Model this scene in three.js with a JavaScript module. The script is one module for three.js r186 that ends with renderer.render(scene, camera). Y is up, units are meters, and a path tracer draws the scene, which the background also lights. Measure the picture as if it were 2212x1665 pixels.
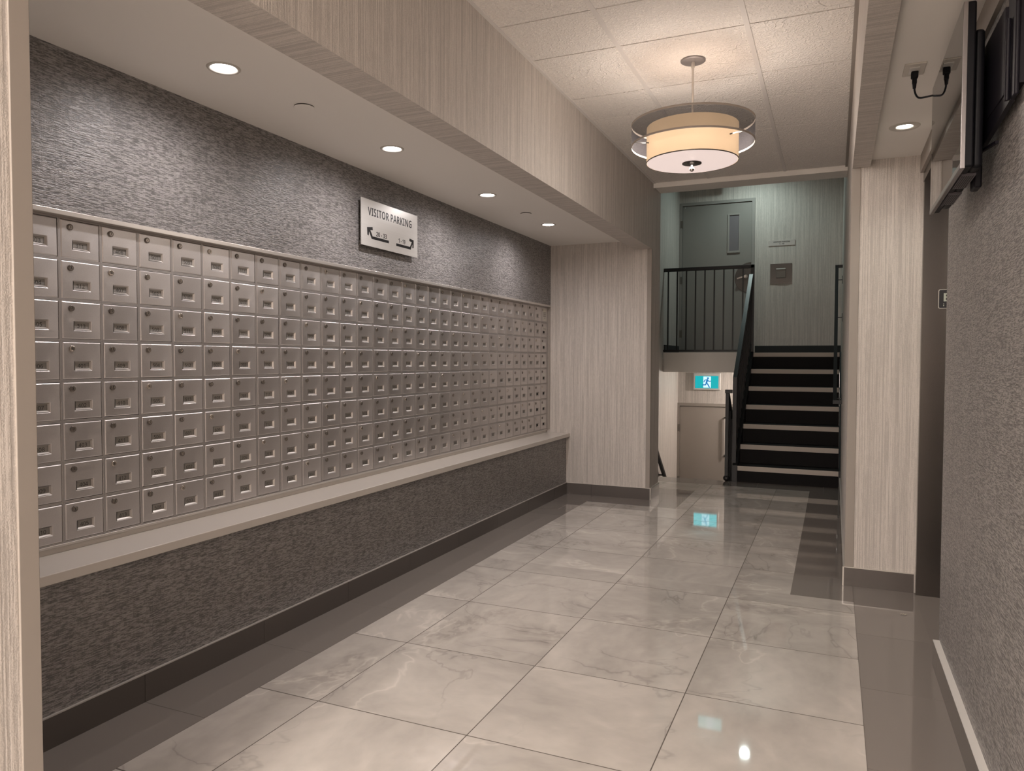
import * as THREE from 'three';
import { RoundedBoxGeometry } from 'three/addons/geometries/RoundedBoxGeometry.js';
import { RectAreaLightUniformsLib } from 'three/addons/lights/RectAreaLightUniformsLib.js';
import { mergeGeometries, toCreasedNormals } from 'three/addons/utils/BufferGeometryUtils.js';

RectAreaLightUniformsLib.init();
const D2R = Math.PI / 180;
const scene = new THREE.Scene();
scene.background = new THREE.Color(0x000000);

// ---------------------------------------------------------------- camera, exposure, lights
const camera = new THREE.PerspectiveCamera(55.2, 2212 / 1665, 0.05, 60);
camera.position.set(0, 1.2496, 0);
camera.rotation.order = 'YXZ';
camera.rotation.set(-1.978 * D2R, 23.588 * D2R, 0.171 * D2R);
const renderer = new THREE.WebGLRenderer({ antialias: true });
renderer.toneMapping = THREE.LinearToneMapping;
renderer.toneMappingExposure = 1.6;
renderer.shadowMap.enabled = true;

// lamps of the place: [x, y, z] of each recessed downlight, its intensity and colour
const WARM = [1.0, 0.905, 0.83], NEUTRAL = [1.0, 0.94, 0.94], COOL = [0.82, 1.0, 0.95], GREENISH = [1.0, 0.98, 0.88];
const DOWNLIGHTS = [
  { at: [-2.074, 2.3185, -2.093], cd: 1.5, col: NEUTRAL, label: 'recessed downlight in the white soffit closest to the painted wall corner', group: 0 },
  { at: [-2.072, 2.3185, -3.217], cd: 1.5, col: NEUTRAL, label: 'recessed downlight in the white soffit above the large visitor parking sign', group: 0 },
  { at: [-2.078, 2.3185, -4.352], cd: 1.5, col: NEUTRAL, label: 'recessed downlight in the white soffit just past the visitor parking sign', group: 0 },
  { at: [-2.085, 2.3185, -5.482], cd: 1.5, col: NEUTRAL, label: 'recessed downlight in the white soffit closest to the wallpapered end wall', group: 0 },
  { at: [0.282, 2.34, -3.905], cd: 0.76, col: GREENISH, label: 'recessed downlight in the low ceiling in front of the elevator', group: 1 },
];
const LANDING_LIGHT = { at: [-0.98, 3.85, -9.8], cd: 2.5, col: COOL };
const ASSUMED_LOWER_LIGHT = { at: [-0.45, 1.105, -9.95], cd: 2.2, col: WARM };  // assumed source, its fixture is never in view
const PENDANT = [-0.705, -3.977];
const PENDANT_BULBS = 0.15, PENDANT_SIDE = 8.5, PENDANT_DOWN = 2.4;
// unseen fill panels added to the ceiling behind the camera: [x, z]
const FILL_PANELS = [[-0.95, 1.4], [-0.95, 2.38]], FILL_NITS = 44, FILL_COL = [1.0, 0.90, 0.82];

// ---------------------------------------------------------------- helpers
let seed = 1234567;
const rnd = () => { seed = (seed * 1664525 + 1013904223) >>> 0; return seed / 4294967296; };
const taken = {};
const numbered = n => { taken[n] = (taken[n] ?? -1) + 1; return taken[n] ? `${n}_${String(taken[n]).padStart(3, '0')}` : n; };
function shade(o) { o.castShadow = true; o.receiveShadow = true; return o; }
function tag(o, label, category, group, kind) {
  o.userData = { label, category };
  if (group) o.userData.group = group;
  if (kind) o.userData.kind = kind;
  return o;
}
function thing(name, label, category, at = [0, 0, 0], group, kind) {
  const o = new THREE.Group(); o.name = numbered(name); o.position.set(...at);
  tag(o, label, category, group, kind); scene.add(o); return o;
}
function part(name, geo, mat, parent) {
  const m = shade(new THREE.Mesh(geo, mat)); m.name = name; parent.add(m); return m;
}
function solo(name, geo, mat, label, category, group, kind) {
  const m = shade(new THREE.Mesh(geo, mat)); m.name = numbered(name); tag(m, label, category, group, kind); scene.add(m); return m;
}
const struct = (name, geo, mat, label, category) => {
  const m = shade(new THREE.Mesh(geo, mat)); m.name = name; tag(m, label, category, null, 'structure'); scene.add(m); return m;
};
// uv in metres from position and normal; swapY turns the pattern of level faces by 90 degrees
function metric(g, swapY = false, ou = 0, ov = 0) {
  const p = g.attributes.position, n = g.attributes.normal, uv = new Float32Array(p.count * 2);
  for (let i = 0; i < p.count; i++) {
    const ax = Math.abs(n.getX(i)), ay = Math.abs(n.getY(i)), az = Math.abs(n.getZ(i));
    let u, v;
    if (ax >= ay && ax >= az) { u = p.getZ(i); v = p.getY(i); }
    else if (az >= ay) { u = p.getX(i); v = p.getY(i); }
    else if (swapY) { u = p.getZ(i); v = p.getX(i); }
    else { u = p.getX(i); v = p.getZ(i); }
    uv[2 * i] = u + ou; uv[2 * i + 1] = v + ov;
  }
  g.setAttribute('uv', new THREE.BufferAttribute(uv, 2));
  return g;
}
function bx(x0, x1, y0, y1, z0, z1, swapY = false, ou = 0, ov = 0) {
  const g = new THREE.BoxGeometry(Math.abs(x1 - x0), Math.abs(y1 - y0), Math.abs(z1 - z0));
  g.translate((x0 + x1) / 2, (y0 + y1) / 2, (z0 + z1) / 2);
  return metric(g, swapY, ou, ov);
}
function rbx(x0, x1, y0, y1, z0, z1, r = 0.004, seg = 2) {
  const g = new RoundedBoxGeometry(Math.abs(x1 - x0), Math.abs(y1 - y0), Math.abs(z1 - z0), seg, r);
  g.translate((x0 + x1) / 2, (y0 + y1) / 2, (z0 + z1) / 2);
  return metric(g);
}
const clean = g => { const h = g.index ? g.toNonIndexed() : g; for (const k of Object.keys(h.attributes)) if (!['position', 'normal', 'uv'].includes(k)) h.deleteAttribute(k); return h; };
const merge = (...gs) => mergeGeometries(gs.map(clean));
// square bar between two points
function bar(a, b, w, h = w) {
  const A = new THREE.Vector3(...a), B = new THREE.Vector3(...b), d = B.clone().sub(A), L = d.length();
  const g = new THREE.BoxGeometry(w, h, L);
  const m = new THREE.Matrix4().lookAt(B, A, new THREE.Vector3(0, 1, 0));
  if (Math.abs(d.x) < 1e-6 && Math.abs(d.z) < 1e-6) m.makeRotationX(Math.PI / 2);
  g.applyMatrix4(m); const c = A.add(B).multiplyScalar(0.5); g.translate(c.x, c.y, c.z);
  return g;
}
const cyl = (r, h, n = 24, r2 = r) => new THREE.CylinderGeometry(r2, r, h, n);
function tube(pts, r, n = 24) { return new THREE.TubeGeometry(new THREE.CatmullRomCurve3(pts.map(p => new THREE.Vector3(...p))), n, r, 8); }

// ---------------------------------------------------------------- textures
// periodic value noise
function lattice(n, m, s) { const a = new Float32Array(n * m); let q = s >>> 0; for (let i = 0; i < a.length; i++) { q = (q * 1664525 + 1013904223) >>> 0; a[i] = q / 4294967296; } return a; }
function pn(lat, n, m, u, v) {          // u, v in 0..1
  const x = u * n, y = v * m, xi = Math.floor(x), yi = Math.floor(y); let fx = x - xi, fy = y - yi;
  fx = fx * fx * (3 - 2 * fx); fy = fy * fy * (3 - 2 * fy);
  const x0 = ((xi % n) + n) % n, x1 = (x0 + 1) % n, y0 = ((yi % m) + m) % m, y1 = (y0 + 1) % m;
  const a = lat[y0 * n + x0], b = lat[y0 * n + x1], c = lat[y1 * n + x0], d = lat[y1 * n + x1];
  return a + (b - a) * fx + (c - a) * fy + (a - b - c + d) * fx * fy;
}
function noise(n, m, s) { const l = lattice(n, m, s); return (u, v) => pn(l, n, m, u, v); }
function fbm(n, m, s, oct = 5) { const f = []; for (let i = 0; i < oct; i++) f.push(noise(n << i, m << i, s + 77 * i)); return (u, v) => { let a = 0, w = 0.5, t = 0; for (const g of f) { a += w * g(u, v); t += w; w *= 0.5; } return a / t; }; }
const S = c => { c = Math.min(1, Math.max(0, c)); return Math.round(255 * (c <= 0.0031308 ? 12.92 * c : 1.055 * c ** (1 / 2.4) - 0.055)); };
function tex(n, m, fn, srgb, sizeU, sizeV) {   // fn(u,v) -> [r,g,b] linear
  const d = new Uint8Array(n * m * 4);
  for (let j = 0; j < m; j++) for (let i = 0; i < n; i++) {
    const c = fn((i + 0.5) / n, (j + 0.5) / m), k = 4 * (j * n + i);
    for (let t = 0; t < 3; t++) d[k + t] = srgb ? S(c[t]) : Math.round(255 * Math.min(1, Math.max(0, c[t])));
    d[k + 3] = 255;
  }
  const t = new THREE.DataTexture(d, n, m); t.wrapS = t.wrapT = THREE.RepeatWrapping; t.magFilter = THREE.LinearFilter; t.minFilter = THREE.LinearMipmapLinearFilter; t.generateMipmaps = true;
  if (srgb) t.colorSpace = THREE.SRGBColorSpace;
  t.repeat.set(1 / sizeU, 1 / sizeV); t.needsUpdate = true; return t;
}
const grey = (f) => (u, v) => { const a = f(u, v); return [a, a, a]; };
const mix = (a, b, t) => a + (b - a) * t;
const sst = (a, b, x) => { x = Math.min(1, Math.max(0, (x - a) / (b - a))); return x * x * (3 - 2 * x); };

// dark woven wallcovering: short horizontal slubs
const dn1 = noise(46, 300, 11), dn2 = noise(26, 210, 12), dn3 = noise(170, 420, 13), dn4 = noise(12, 8, 14), dn5 = noise(200, 24, 15);
const weave = (u, v) => 0.42 * dn1(u, v) + 0.28 * dn2(u, v) + 0.22 * dn3(u, v) + 0.08 * dn5(u, v);
const darkPaperMap = tex(1024, 1024, (u, v) => {
  const w = weave(u, v), k = 0.52 + 0.95 * sst(0.28, 0.72, w) + 0.12 * (dn4(u, v) - 0.5), t = dn2(u, 1 - v);
  return [0.225 * k, (0.209 + 0.004 * t) * k, (0.207 - 0.008 * t) * k];
}, true, 0.62, 0.62);
const darkPaperBump = tex(1024, 1024, grey((u, v) => sst(0.25, 0.75, weave(u, v))), false, 0.62, 0.62);
// light wallcovering: fine vertical strie
const ln1 = noise(250, 3, 21), ln2 = noise(130, 2, 22), ln3 = noise(470, 420, 23), ln4 = noise(360, 30, 24), ln5 = noise(36, 1, 25);
const strie = (u, v) => 0.36 * ln1(u, v) + 0.18 * ln2(u, v) + 0.22 * ln3(u, v) + 0.18 * ln4(u, v) + 0.06 * ln5(u, v);
const lightPaperMap = tex(1024, 1024, (u, v) => {
  const k = 0.84 + 0.33 * sst(0.3, 0.7, strie(u, v));
  return [0.55 * k, 0.505 * k, 0.465 * k];
}, true, 0.8, 0.8);
const lightPaperBump = tex(1024, 1024, grey((u, v) => sst(0.25, 0.75, strie(u, v))), false, 0.8, 0.8);
// polished greige porcelain
const mf = fbm(3, 7, 31, 6), mw1 = fbm(3, 3, 32, 5), mw2 = fbm(3, 3, 33, 5), mfine = fbm(20, 34, 34, 4), mv = fbm(3, 6, 35, 6), mv2 = fbm(4, 7, 36, 6), mp = fbm(3, 5, 37, 5), mgr = fbm(48, 64, 38, 3), mq = fbm(4, 4, 39, 2);
const marbleMap = tex(1536, 1536, (u, v) => {
  const a = u + 0.20 * (mw1(u, v) - 0.5), b = v + 0.20 * (mw2(u, v) - 0.5);
  let k = 0.965 + 0.40 * (mf(a, b) - 0.5) + 0.22 * (mfine(a, b) - 0.5) + 0.07 * (mgr(u, v) - 0.5);
  const patch = sst(0.50, 0.70, mp(a, b));
  k -= 0.24 * patch * (0.35 + 0.65 * sst(0.38, 0.62, mgr(a, b)));
  const r1 = Math.abs(mv(a, b) - 0.5), r2 = Math.abs(mv2(b, a) - 0.49), q = mq(u, v);
  k += 0.16 * Math.max(0, 1 - r1 * 60) * sst(0.42, 0.56, q) + 0.06 * Math.max(0, 1 - r1 * 14) * sst(0.42, 0.6, q);
  k -= 0.17 * Math.max(0, 1 - r2 * 75) * sst(0.40, 0.62, mq(1 - v, u)) + 0.07 * Math.max(0, 1 - r2 * 12) * sst(0.46, 0.66, mq(1 - v, u));
  return [0.515 * k, (0.475 - 0.004 * patch) * k, (0.432 - 0.006 * patch) * k];
}, true, 2.0, 2.0);
// mineral ceiling panel: pits and swept ridges
const cf = noise(330, 330, 41), cg = noise(160, 160, 42), cw = fbm(4, 4, 43, 4), cw2 = fbm(5, 5, 44, 4), cm = fbm(3, 3, 45, 3);
const panelH = (u, v) => {
  const pit = sst(0.42, 0.75, 0.55 * cf(u, v) + 0.45 * cg(u, v));
  const r = cw(u + 0.25 * cw2(u, v), v * 2 + 0.2 * cw2(v, u)), ridge = Math.max(0, 1 - Math.abs((r * 9) % 1 - 0.5) * 9) * sst(0.5, 0.62, cm(u, v));
  return 0.25 + 0.33 * pit + 0.42 * ridge;
};
const panelBump = tex(1024, 1024, grey(panelH), false, 1.5, 1.5);
const panelMap = tex(512, 512, (u, v) => { const k = 0.93 + 0.16 * (cf(u, v) - 0.5) + 0.08 * cg(u, v); return [0.86 * k, 0.815 * k, 0.77 * k]; }, true, 1.5, 1.5);
// satin aluminium
const an1 = noise(300, 300, 51), an2 = fbm(5, 5, 52, 4), an3 = noise(14, 420, 53);
const aluRough = tex(512, 512, (u, v) => { const k = 0.36 + 0.12 * an1(u, v) + 0.22 * (an2(u, v) - 0.35); return [k, k, k]; }, false, 0.4, 0.4);
const aluMap = tex(512, 512, (u, v) => { const k = 0.93 + 0.10 * an1(u, v) + 0.10 * (an2(u, v) - 0.5); return [0.70 * k, 0.665 * k, 0.65 * k]; }, true, 0.4, 0.4);
const brushRough = tex(512, 512, (u, v) => { const k = 0.24 + 0.16 * an3(u, v); return [k, k, k]; }, false, 0.5, 0.5);

function canvasTex(w, h, draw) {
  const c = document.createElement('canvas'); c.width = w; c.height = h;
  const g = c.getContext('2d'); draw(g, w, h);
  const t = new THREE.CanvasTexture(c); t.colorSpace = THREE.SRGBColorSpace; t.anisotropy = 8; return t;
}

// ---------------------------------------------------------------- materials
const std = (o) => new THREE.MeshStandardMaterial(o), phy = (o) => new THREE.MeshPhysicalMaterial(o);
const lin = (r, g, b) => new THREE.Color().setRGB(r, g, b);
const M = {
  darkPaper: std({ map: darkPaperMap, bumpMap: darkPaperBump, bumpScale: 0.0009, roughness: 0.4 }),
  lightPaper: std({ map: lightPaperMap, bumpMap: lightPaperBump, bumpScale: 0.0006, roughness: 0.55 }),
  taupe: std({ color: lin(0.32, 0.283, 0.25), roughness: 0.5 }),
  white: std({ color: lin(0.86, 0.825, 0.78), roughness: 0.62 }),
  marble: phy({ map: marbleMap, roughness: 0.035, ior: 1.52 }),
  darkTile: [0, 1, 2].map(i => phy({ color: lin(0.20 + 0.006 * i, 0.178 + 0.005 * i, 0.160 + 0.0045 * i), roughness: 0.035, ior: 1.55 })),
  baseTile: [0, 1].map(i => phy({ color: lin(0.112 + 0.005 * i, 0.098 + 0.004 * i, 0.090 + 0.004 * i), roughness: 0.16 })),
  landingBase: std({ color: lin(0.028, 0.028, 0.028), roughness: 0.8 }),
  grout: std({ color: lin(0.11, 0.094, 0.08), roughness: 0.9 }),
  trimMetal: std({ color: lin(0.62, 0.58, 0.54), metalness: 0.55, roughness: 0.4 }),
  panel: std({ map: panelMap, bumpMap: panelBump, bumpScale: 0.008, roughness: 0.92 }),
  tee: std({ color: lin(0.74, 0.70, 0.67), roughness: 0.55 }),
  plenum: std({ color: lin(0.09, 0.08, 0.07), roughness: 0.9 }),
  alu: [1, 0.95, 0.9, 1.04].map(k => std({ map: aluMap, color: lin(k, k, k), roughnessMap: aluRough, roughness: 1.0, metalness: 1.0 })),
  aluFrame: std({ color: lin(0.52, 0.49, 0.475), metalness: 0.85, roughness: 0.45 }),
  aluTrim: std({ color: lin(0.66, 0.62, 0.58), metalness: 0.7, roughness: 0.35 }),
  bodyMetal: std({ color: lin(0.16, 0.15, 0.14), metalness: 0.5, roughness: 0.6 }),
  nickel: std({ color: lin(0.62, 0.56, 0.50), metalness: 0.95, roughness: 0.22 }),
  lockDark: std({ color: lin(0.20, 0.175, 0.155), metalness: 0.8, roughness: 0.32 }),
  keyBlack: std({ color: lin(0.01, 0.009, 0.009), roughness: 0.6 }),
  quartz: phy({ color: lin(0.58, 0.535, 0.485), roughness: 0.22 }),
  steel: std({ color: lin(0.60, 0.57, 0.54), metalness: 1, roughness: 1, roughnessMap: brushRough }),
  elevatorSteel: std({ color: lin(0.175, 0.158, 0.145), metalness: 0.95, roughness: 0.26 }),
  black: std({ color: lin(0.010, 0.009, 0.010), roughness: 0.5 }),
  rail: std({ color: lin(0.009, 0.0085, 0.010), roughness: 0.42 }),
  rubber: phy({ color: lin(0.0075, 0.0065, 0.0065), roughness: 0.75, specularIntensity: 0.5 }),
  nosing: std({ color: lin(0.52, 0.465, 0.41), roughness: 0.7 }),
  doorPaint: std({ color: lin(0.27, 0.255, 0.235), roughness: 0.45 }),
  framePaint: std({ color: lin(0.30, 0.28, 0.26), roughness: 0.45 }),
  bronze: std({ color: lin(0.115, 0.106, 0.098), metalness: 0.8, roughness: 0.35 }),
  chrome: std({ color: lin(0.7, 0.68, 0.65), metalness: 1, roughness: 0.15 }),
  hinge: std({ color: lin(0.17, 0.155, 0.14), metalness: 0.6, roughness: 0.45 }),
  plasticWhite: std({ color: lin(0.62, 0.6, 0.57), roughness: 0.4 }),
  plateWhite: std({ color: lin(0.56, 0.525, 0.475), roughness: 0.45 }),
  paper: std({ color: lin(0.66, 0.63, 0.58), roughness: 0.85 }),
  blackPlastic: phy({ color: lin(0.005, 0.005, 0.007), roughness: 0.5, specularIntensity: 0.35 }),
  mountBlack: phy({ color: lin(0.007, 0.006, 0.010), roughness: 0.5, specularIntensity: 0.5 }),
  greyPlastic: std({ color: lin(0.085, 0.075, 0.085), roughness: 0.4 }),
  silverBezel: std({ color: lin(0.30, 0.28, 0.28), metalness: 0.6, roughness: 0.25 }),
  screen: phy({ color: lin(0.004, 0.004, 0.005), roughness: 0.02, ior: 1.6 }),
  glassDark: phy({ color: lin(0.20, 0.18, 0.19), roughness: 0.08 }),
  lens: c => std({ color: 0x000000, emissive: lin(...c), emissiveIntensity: 14, roughness: 0.4 }),
};
const G = {};   // shared geometries

// ---------------------------------------------------------------- dimensions read from the photograph
const XL = -2.289, XU = -2.454, XM = -2.485, XP = -1.5, ZE = -6.52, ZB = -6.87, HN = 2.3185, HT = 2.825, HB = 2.2408;
const XR = 0.075, ZR = -4.481, XW = 0.415, ZW = -3.46, ZS = -7.886, XSL = -2.0, ZD = -10.4, ZN = -0.99, ZBK = 3.0, HC = 3.9, HLAND = 1.35;

// ================================================================ SETTING: walls
struct('wall_left_upper', bx(-2.75, XU, 1.7635, 2.5, ZE, ZN), M.darkPaper, 'dark grey woven wallcovering above the mailbox bank', 'wall');
struct('wall_left_lower', bx(-2.75, XL, 0, 0.535, ZE, ZN), M.darkPaper, 'dark grey woven half wall below the white shelf', 'wall');
struct('wall_left_core', bx(-2.9, -2.62, 0.535, 1.757, ZE, ZN), M.bodyMetal, 'dark wall core behind the mailbox bank', 'wall');
struct('wall_end', bx(-2.9, XP, 0, 3.9, ZB, ZE, true), M.lightPaper, 'light striped wallpaper on the end wall past the mailboxes', 'wall');
struct('wall_near', bx(-2.9, XP, 0, 2.95, ZN, ZBK), M.lightPaper, 'light striped wallpaper on the near wall corner', 'wall');
struct('wall_right_far', bx(XR, 0.75, -1.7, HC, ZD - 0.2, ZR), M.lightPaper, 'light striped wallpaper pier beside the stairs and elevator', 'wall');
struct('wall_right_near', bx(XW, 0.8, 0, 2.247, ZW, ZBK), M.darkPaper, 'grey woven wallcovering on the wall below the television', 'wall');
struct('wall_back', bx(-1.6, 0.9, 0, 3.0, ZBK, ZBK + 0.15), M.lightPaper, 'light wallpapered wall closing the lobby', 'wall');
struct('wall_stair_left', bx(-2.3, XSL, -1.7, HC, ZD - 0.2, ZB), M.lightPaper, 'light wallpaper on the wall along the stairs going down', 'wall');
struct('wall_stair_back', bx(-2.3, 0.3, -1.7, HC, ZD - 0.2, ZD), M.lightPaper, 'light wallpaper on the wall behind the upper landing', 'wall');
struct('wall_stair_header', bx(-2.3, 0.3, 2.9, HC, ZB, ZB + 0.3), M.lightPaper, 'light wallpaper above the opening to the stairwell', 'wall');
// painted corner strips
struct('trim_1', rbx(XP - 0.036, XP + 0.003, 0.106, HB, ZE - 0.02, ZE + 0.003, 0.002), M.taupe, 'taupe painted corner strip on the end wall', 'corner trim');
struct('trim_2', rbx(XP - 0.03, XP + 0.004, 0, HB + 0.35, ZN - 0.003, ZN + 0.039, 0.002), M.taupe, 'wide taupe painted corner strip on the near wall', 'corner trim');
struct('trim_3', rbx(XR - 0.004, XR + 0.042, 0.106, 2.303, ZR - 0.03, ZR + 0.004, 0.002), M.taupe, 'taupe painted corner strip on the pier by the elevator', 'corner trim');
// ceilings and bulkheads
struct('ceiling_nook', bx(-2.9, -1.60, HN, HN + 0.2, ZE, ZN), M.white, 'smooth white soffit over the mailboxes', 'ceiling');
struct('beam_left', bx(-1.655, XP, HB, 2.95, ZE, ZN, true), M.lightPaper, 'striped wallpaper bulkhead beam along the mailbox recess', 'beam');
struct('beam_right', bx(XR, 0.163, 2.303, 2.95, ZR, ZBK, true), M.lightPaper, 'striped wallpaper bulkhead beam beside the elevator ceiling', 'beam');
struct('ceiling_elevator', bx(0.163, 0.8, 2.34, 2.5, ZR, ZBK), M.white, 'low smooth ceiling in front of the elevator', 'ceiling');
struct('ceiling_soffit', merge(bx(XP, XR, 2.797, 2.95, ZB, -6.585), bx(XP, XR, 2.783, 2.83, -6.59, -6.572)), M.white, 'painted soffit strip before the stairwell', 'ceiling');
struct('ceiling_stairwell', bx(-2.3, 0.3, 3.85, 3.95, ZD - 0.2, ZB + 0.3), M.white, 'white ceiling high above the stair landing', 'ceiling');
struct('trim_4', bx(0.402, 0.8, 2.247, 2.34, ZR, ZBK), M.taupe, 'taupe painted fascia above the elevator and the dark wall', 'fascia');

// suspended tile ceiling
{
  const root = thing('ceiling', 'suspended ceiling of rough off-white mineral panels', 'ceiling', [0, 0, 0], null, 'structure');
  part('plenum_deck', bx(XP - 0.1, XR + 0.1, 2.86, 2.95, -6.6, ZBK), M.plenum, root);
  const xs = [XP + 0.004, -1.02, -0.40, XR - 0.004];
  const zs = [-6.571, -5.968, -5.331, -4.703, -4.29, -3.657, -3.234, -2.6, -2.18, -1.55, -1.13, -0.5, 0.11, 0.72, 1.33, 1.94, 2.55, 3.0];
  for (let c = 0; c < 3; c++) for (let r = 0; r < zs.length - 1; r++) {
    const g = bx(xs[c] + 0.011, xs[c + 1] - 0.011, HT, HT + 0.03, zs[r] + 0.0045, zs[r + 1] - 0.0045, false, rnd() * 3, rnd() * 3);
    part('ceiling_panel', g, M.panel, root);
  }
  for (let i = 1; i < 3; i++) part('ceiling_tee', rbx(xs[i] - 0.012, xs[i] + 0.012, HT - 0.003, HT + 0.03, -6.585, ZBK, 0.001, 1), M.tee, root);
  for (let r = 1; r < zs.length - 1; r++) part('cross_tee', bx(XP, XR, HT + 0.012, HT + 0.03, zs[r] - 0.012, zs[r] + 0.012), M.plenum, root);
  part('wall_angle', bx(XP, XP + 0.018, HT - 0.004, HT + 0.03, -6.585, ZBK), M.tee, root);
  part('wall_angle', bx(XR - 0.018, XR, HT - 0.012, HT + 0.03, -6.585, ZBK), M.taupe, root);
}

// ================================================================ SETTING: floor
{
  const root = thing('floor', 'polished porcelain floor of light tiles inside a dark tile border', 'floor', [0, 0, 0], null, 'structure');
  part('grout_bed', merge(bx(-2.75, 0.75, -0.16, -0.0005, ZS, ZBK)), M.grout, root);
  const gx = [-1.99, -1.7105, -1.1016, -0.4927, 0.115], gz = [];
  for (let k = -10; k <= 8; k++) gz.push(-2.7646 - 0.611 * k);
  const TOP = 0, TH = 0.011, gap = 0.0019;
  const light = [[-1.99, 0.115, -4.177, ZBK], [-1.99, -0.195, -6.22, -4.177], [-1.206, -0.195, -7.58, -6.22], [-2.0, -1.206, -7.58, -7.17]];
  const on = (v, a) => a.some(t => Math.abs(t - v) < 1e-4);
  for (const [rx0, rx1, rz0, rz1] of light) {
    const xs = [rx0, ...gx.filter(x => x > rx0 + 1e-3 && x < rx1 - 1e-3), rx1], zs = [rz0, ...gz.filter(z => z > rz0 + 1e-3 && z < rz1 - 1e-3).sort((a, b) => a - b), rz1];
    for (let i = 0; i < xs.length - 1; i++) for (let j = 0; j < zs.length - 1; j++) {
      const a = xs[i], b = xs[i + 1], c = zs[j], d = zs[j + 1];
      const ia = gx.findIndex((x, q) => (a + b) / 2 >= x && (a + b) / 2 <= (gx[q + 1] ?? 9)), iz = Math.floor(((c + d) / 2 + 2.7646) / 0.611);
      const h = Math.abs(Math.sin((ia + 3) * 12.9898 + iz * 78.233) * 43758.5453) % 1, h2 = (h * 7919) % 1;
      const g = bx(a + (on(a, gx) ? gap : 0), b - (on(b, gx) ? gap : 0), TOP - TH, TOP, c + (on(c, gz) ? gap * 1.4 : 0), d - (on(d, gz) ? gap * 1.4 : 0), h > 0.5, h * 2.0 - a, h2 * 2.0 - c);
      part('floor_tile', g, M.marble, root);
    }
  }
  // dark border: [x0,x1,z0,z1, axis of joints, offset]
  const dark = [[XL, -1.99, -6.22, ZBK, 'z', -1.89], [XL, -1.206, ZE, -6.22, 'x', -2.0], [XP, -1.206, -7.17, ZE, 'z', -6.87], [-2.0, XP, -7.17, ZB, 'x', -1.7],
    [-2.0, XR, ZS, -7.58, 'x', -1.30], [-0.195, XR, -7.58, ZR, 'z', -5.2], [-0.195, XW, ZR, -4.177, 'x', 0.115], [0.115, XW, -4.177, ZBK, 'z', -3.70], [XW, 0.62, -4.44, ZW, 'z', -3.9]];
  for (const [a, b, c, d, ax, off] of dark) {
    const lo = ax === 'z' ? c : a, hi = ax === 'z' ? d : b, cuts = [lo];
    for (let k = -12; k < 24; k++) { const t = off + 0.613 * k; if (t > lo + 0.02 && t < hi - 0.02) cuts.push(t); }
    cuts.push(hi);
    for (let i = 0; i < cuts.length - 1; i++) {
      const p = cuts[i] + (i ? 0.0012 : 0), q = cuts[i + 1] - (i < cuts.length - 2 ? 0.0012 : 0);
      part('border_tile', ax === 'z' ? bx(a, b, -TH, 0, p, q) : bx(p, q, -TH, 0, c, d), M.darkTile[Math.floor(rnd() * 3)], root);
    }
  }
}
// ================================================================ SETTING: tile baseboards
function baseboard(name, label, run) {       // run: list of [x0,x1,z0,z1, axis]
  const root = thing(name, label, 'baseboard', [0, 0, 0], null, 'structure'); root.name = name;
  for (const [x0, x1, z0, z1, ax, off, cap] of run) {
    const lo = ax === 'z' ? z0 : x0, hi = ax === 'z' ? z1 : x1, cuts = [lo];
    for (let k = -14; k < 16; k++) { const t = off + 0.613 * k; if (t > lo + 0.05 && t < hi - 0.05) cuts.push(t); }
    cuts.push(hi);
    for (let i = 0; i < cuts.length - 1; i++) {
      const p = cuts[i] + (i ? 0.001 : 0), q = cuts[i + 1] - (i < cuts.length - 2 ? 0.001 : 0);
      part('base_tile', ax === 'z' ? bx(x0, x1, 0, 0.102, p, q) : bx(p, q, 0, 0.102, z0, z1), M.baseTile[Math.floor(rnd() * 2)], root);
    }
    part('metal_edge', bx(x0, x1, 0.102, 0.106, z0, z1), cap || M.trimMetal, root);
  }
  return root;
}
baseboard('baseboard_left', 'dark tile baseboard along the half wall under the shelf', [[XL, XL + 0.010, ZE, ZN, 'z', -1.89]]);
{
  const b = baseboard('baseboard_end', 'dark tile baseboard wrapping the end wall pier', [[XL, XP + 0.012, ZE, ZE + 0.010, 'x', -2.04], [XP, XP + 0.012, ZB, ZE, 'z', -6.3]]);
  part('metal_corner', bx(XP + 0.006, XP + 0.0135, 0, 0.106, ZE + 0.004, ZE + 0.0115), M.trimMetal, b);
}
{
  const b = baseboard('baseboard_pier', 'dark tile baseboard on the pier beside the elevator', [[XR - 0.012, 0.412, ZR, ZR + 0.010, 'x', 0.5], [XR - 0.012, XR, -7.87, ZR, 'z', -5.1]]);
  part('metal_corner', bx(XR - 0.0135, XR - 0.006, 0, 0.106, ZR + 0.004, ZR + 0.0115), M.trimMetal, b);
}
baseboard('baseboard_right', 'dark tile baseboard with pale metal cap under the television wall', [[0.391, XW, ZW + 0.02, ZBK, 'z', -3.32, M.plasticWhite]]);
baseboard('baseboard_near', 'dark tile baseboard at the foot of the near wall corner', [[XP, XP + 0.012, ZN + 0.04, ZBK, 'z', 0]]);
{
  const t = thing('baseboard_landing', 'charcoal baseboard behind the upper landing', 'baseboard', [0, 0, 0], null, 'structure'); t.name = 'baseboard_landing';
  part('base_board', bx(-0.98, XR, HLAND, HLAND + 0.1, ZD, ZD + 0.012), M.landingBase, t);
  part('base_board', bx(XSL, XSL + 0.012, HLAND, HLAND + 0.1, ZD, -9.43), M.landingBase, t);
}

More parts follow.
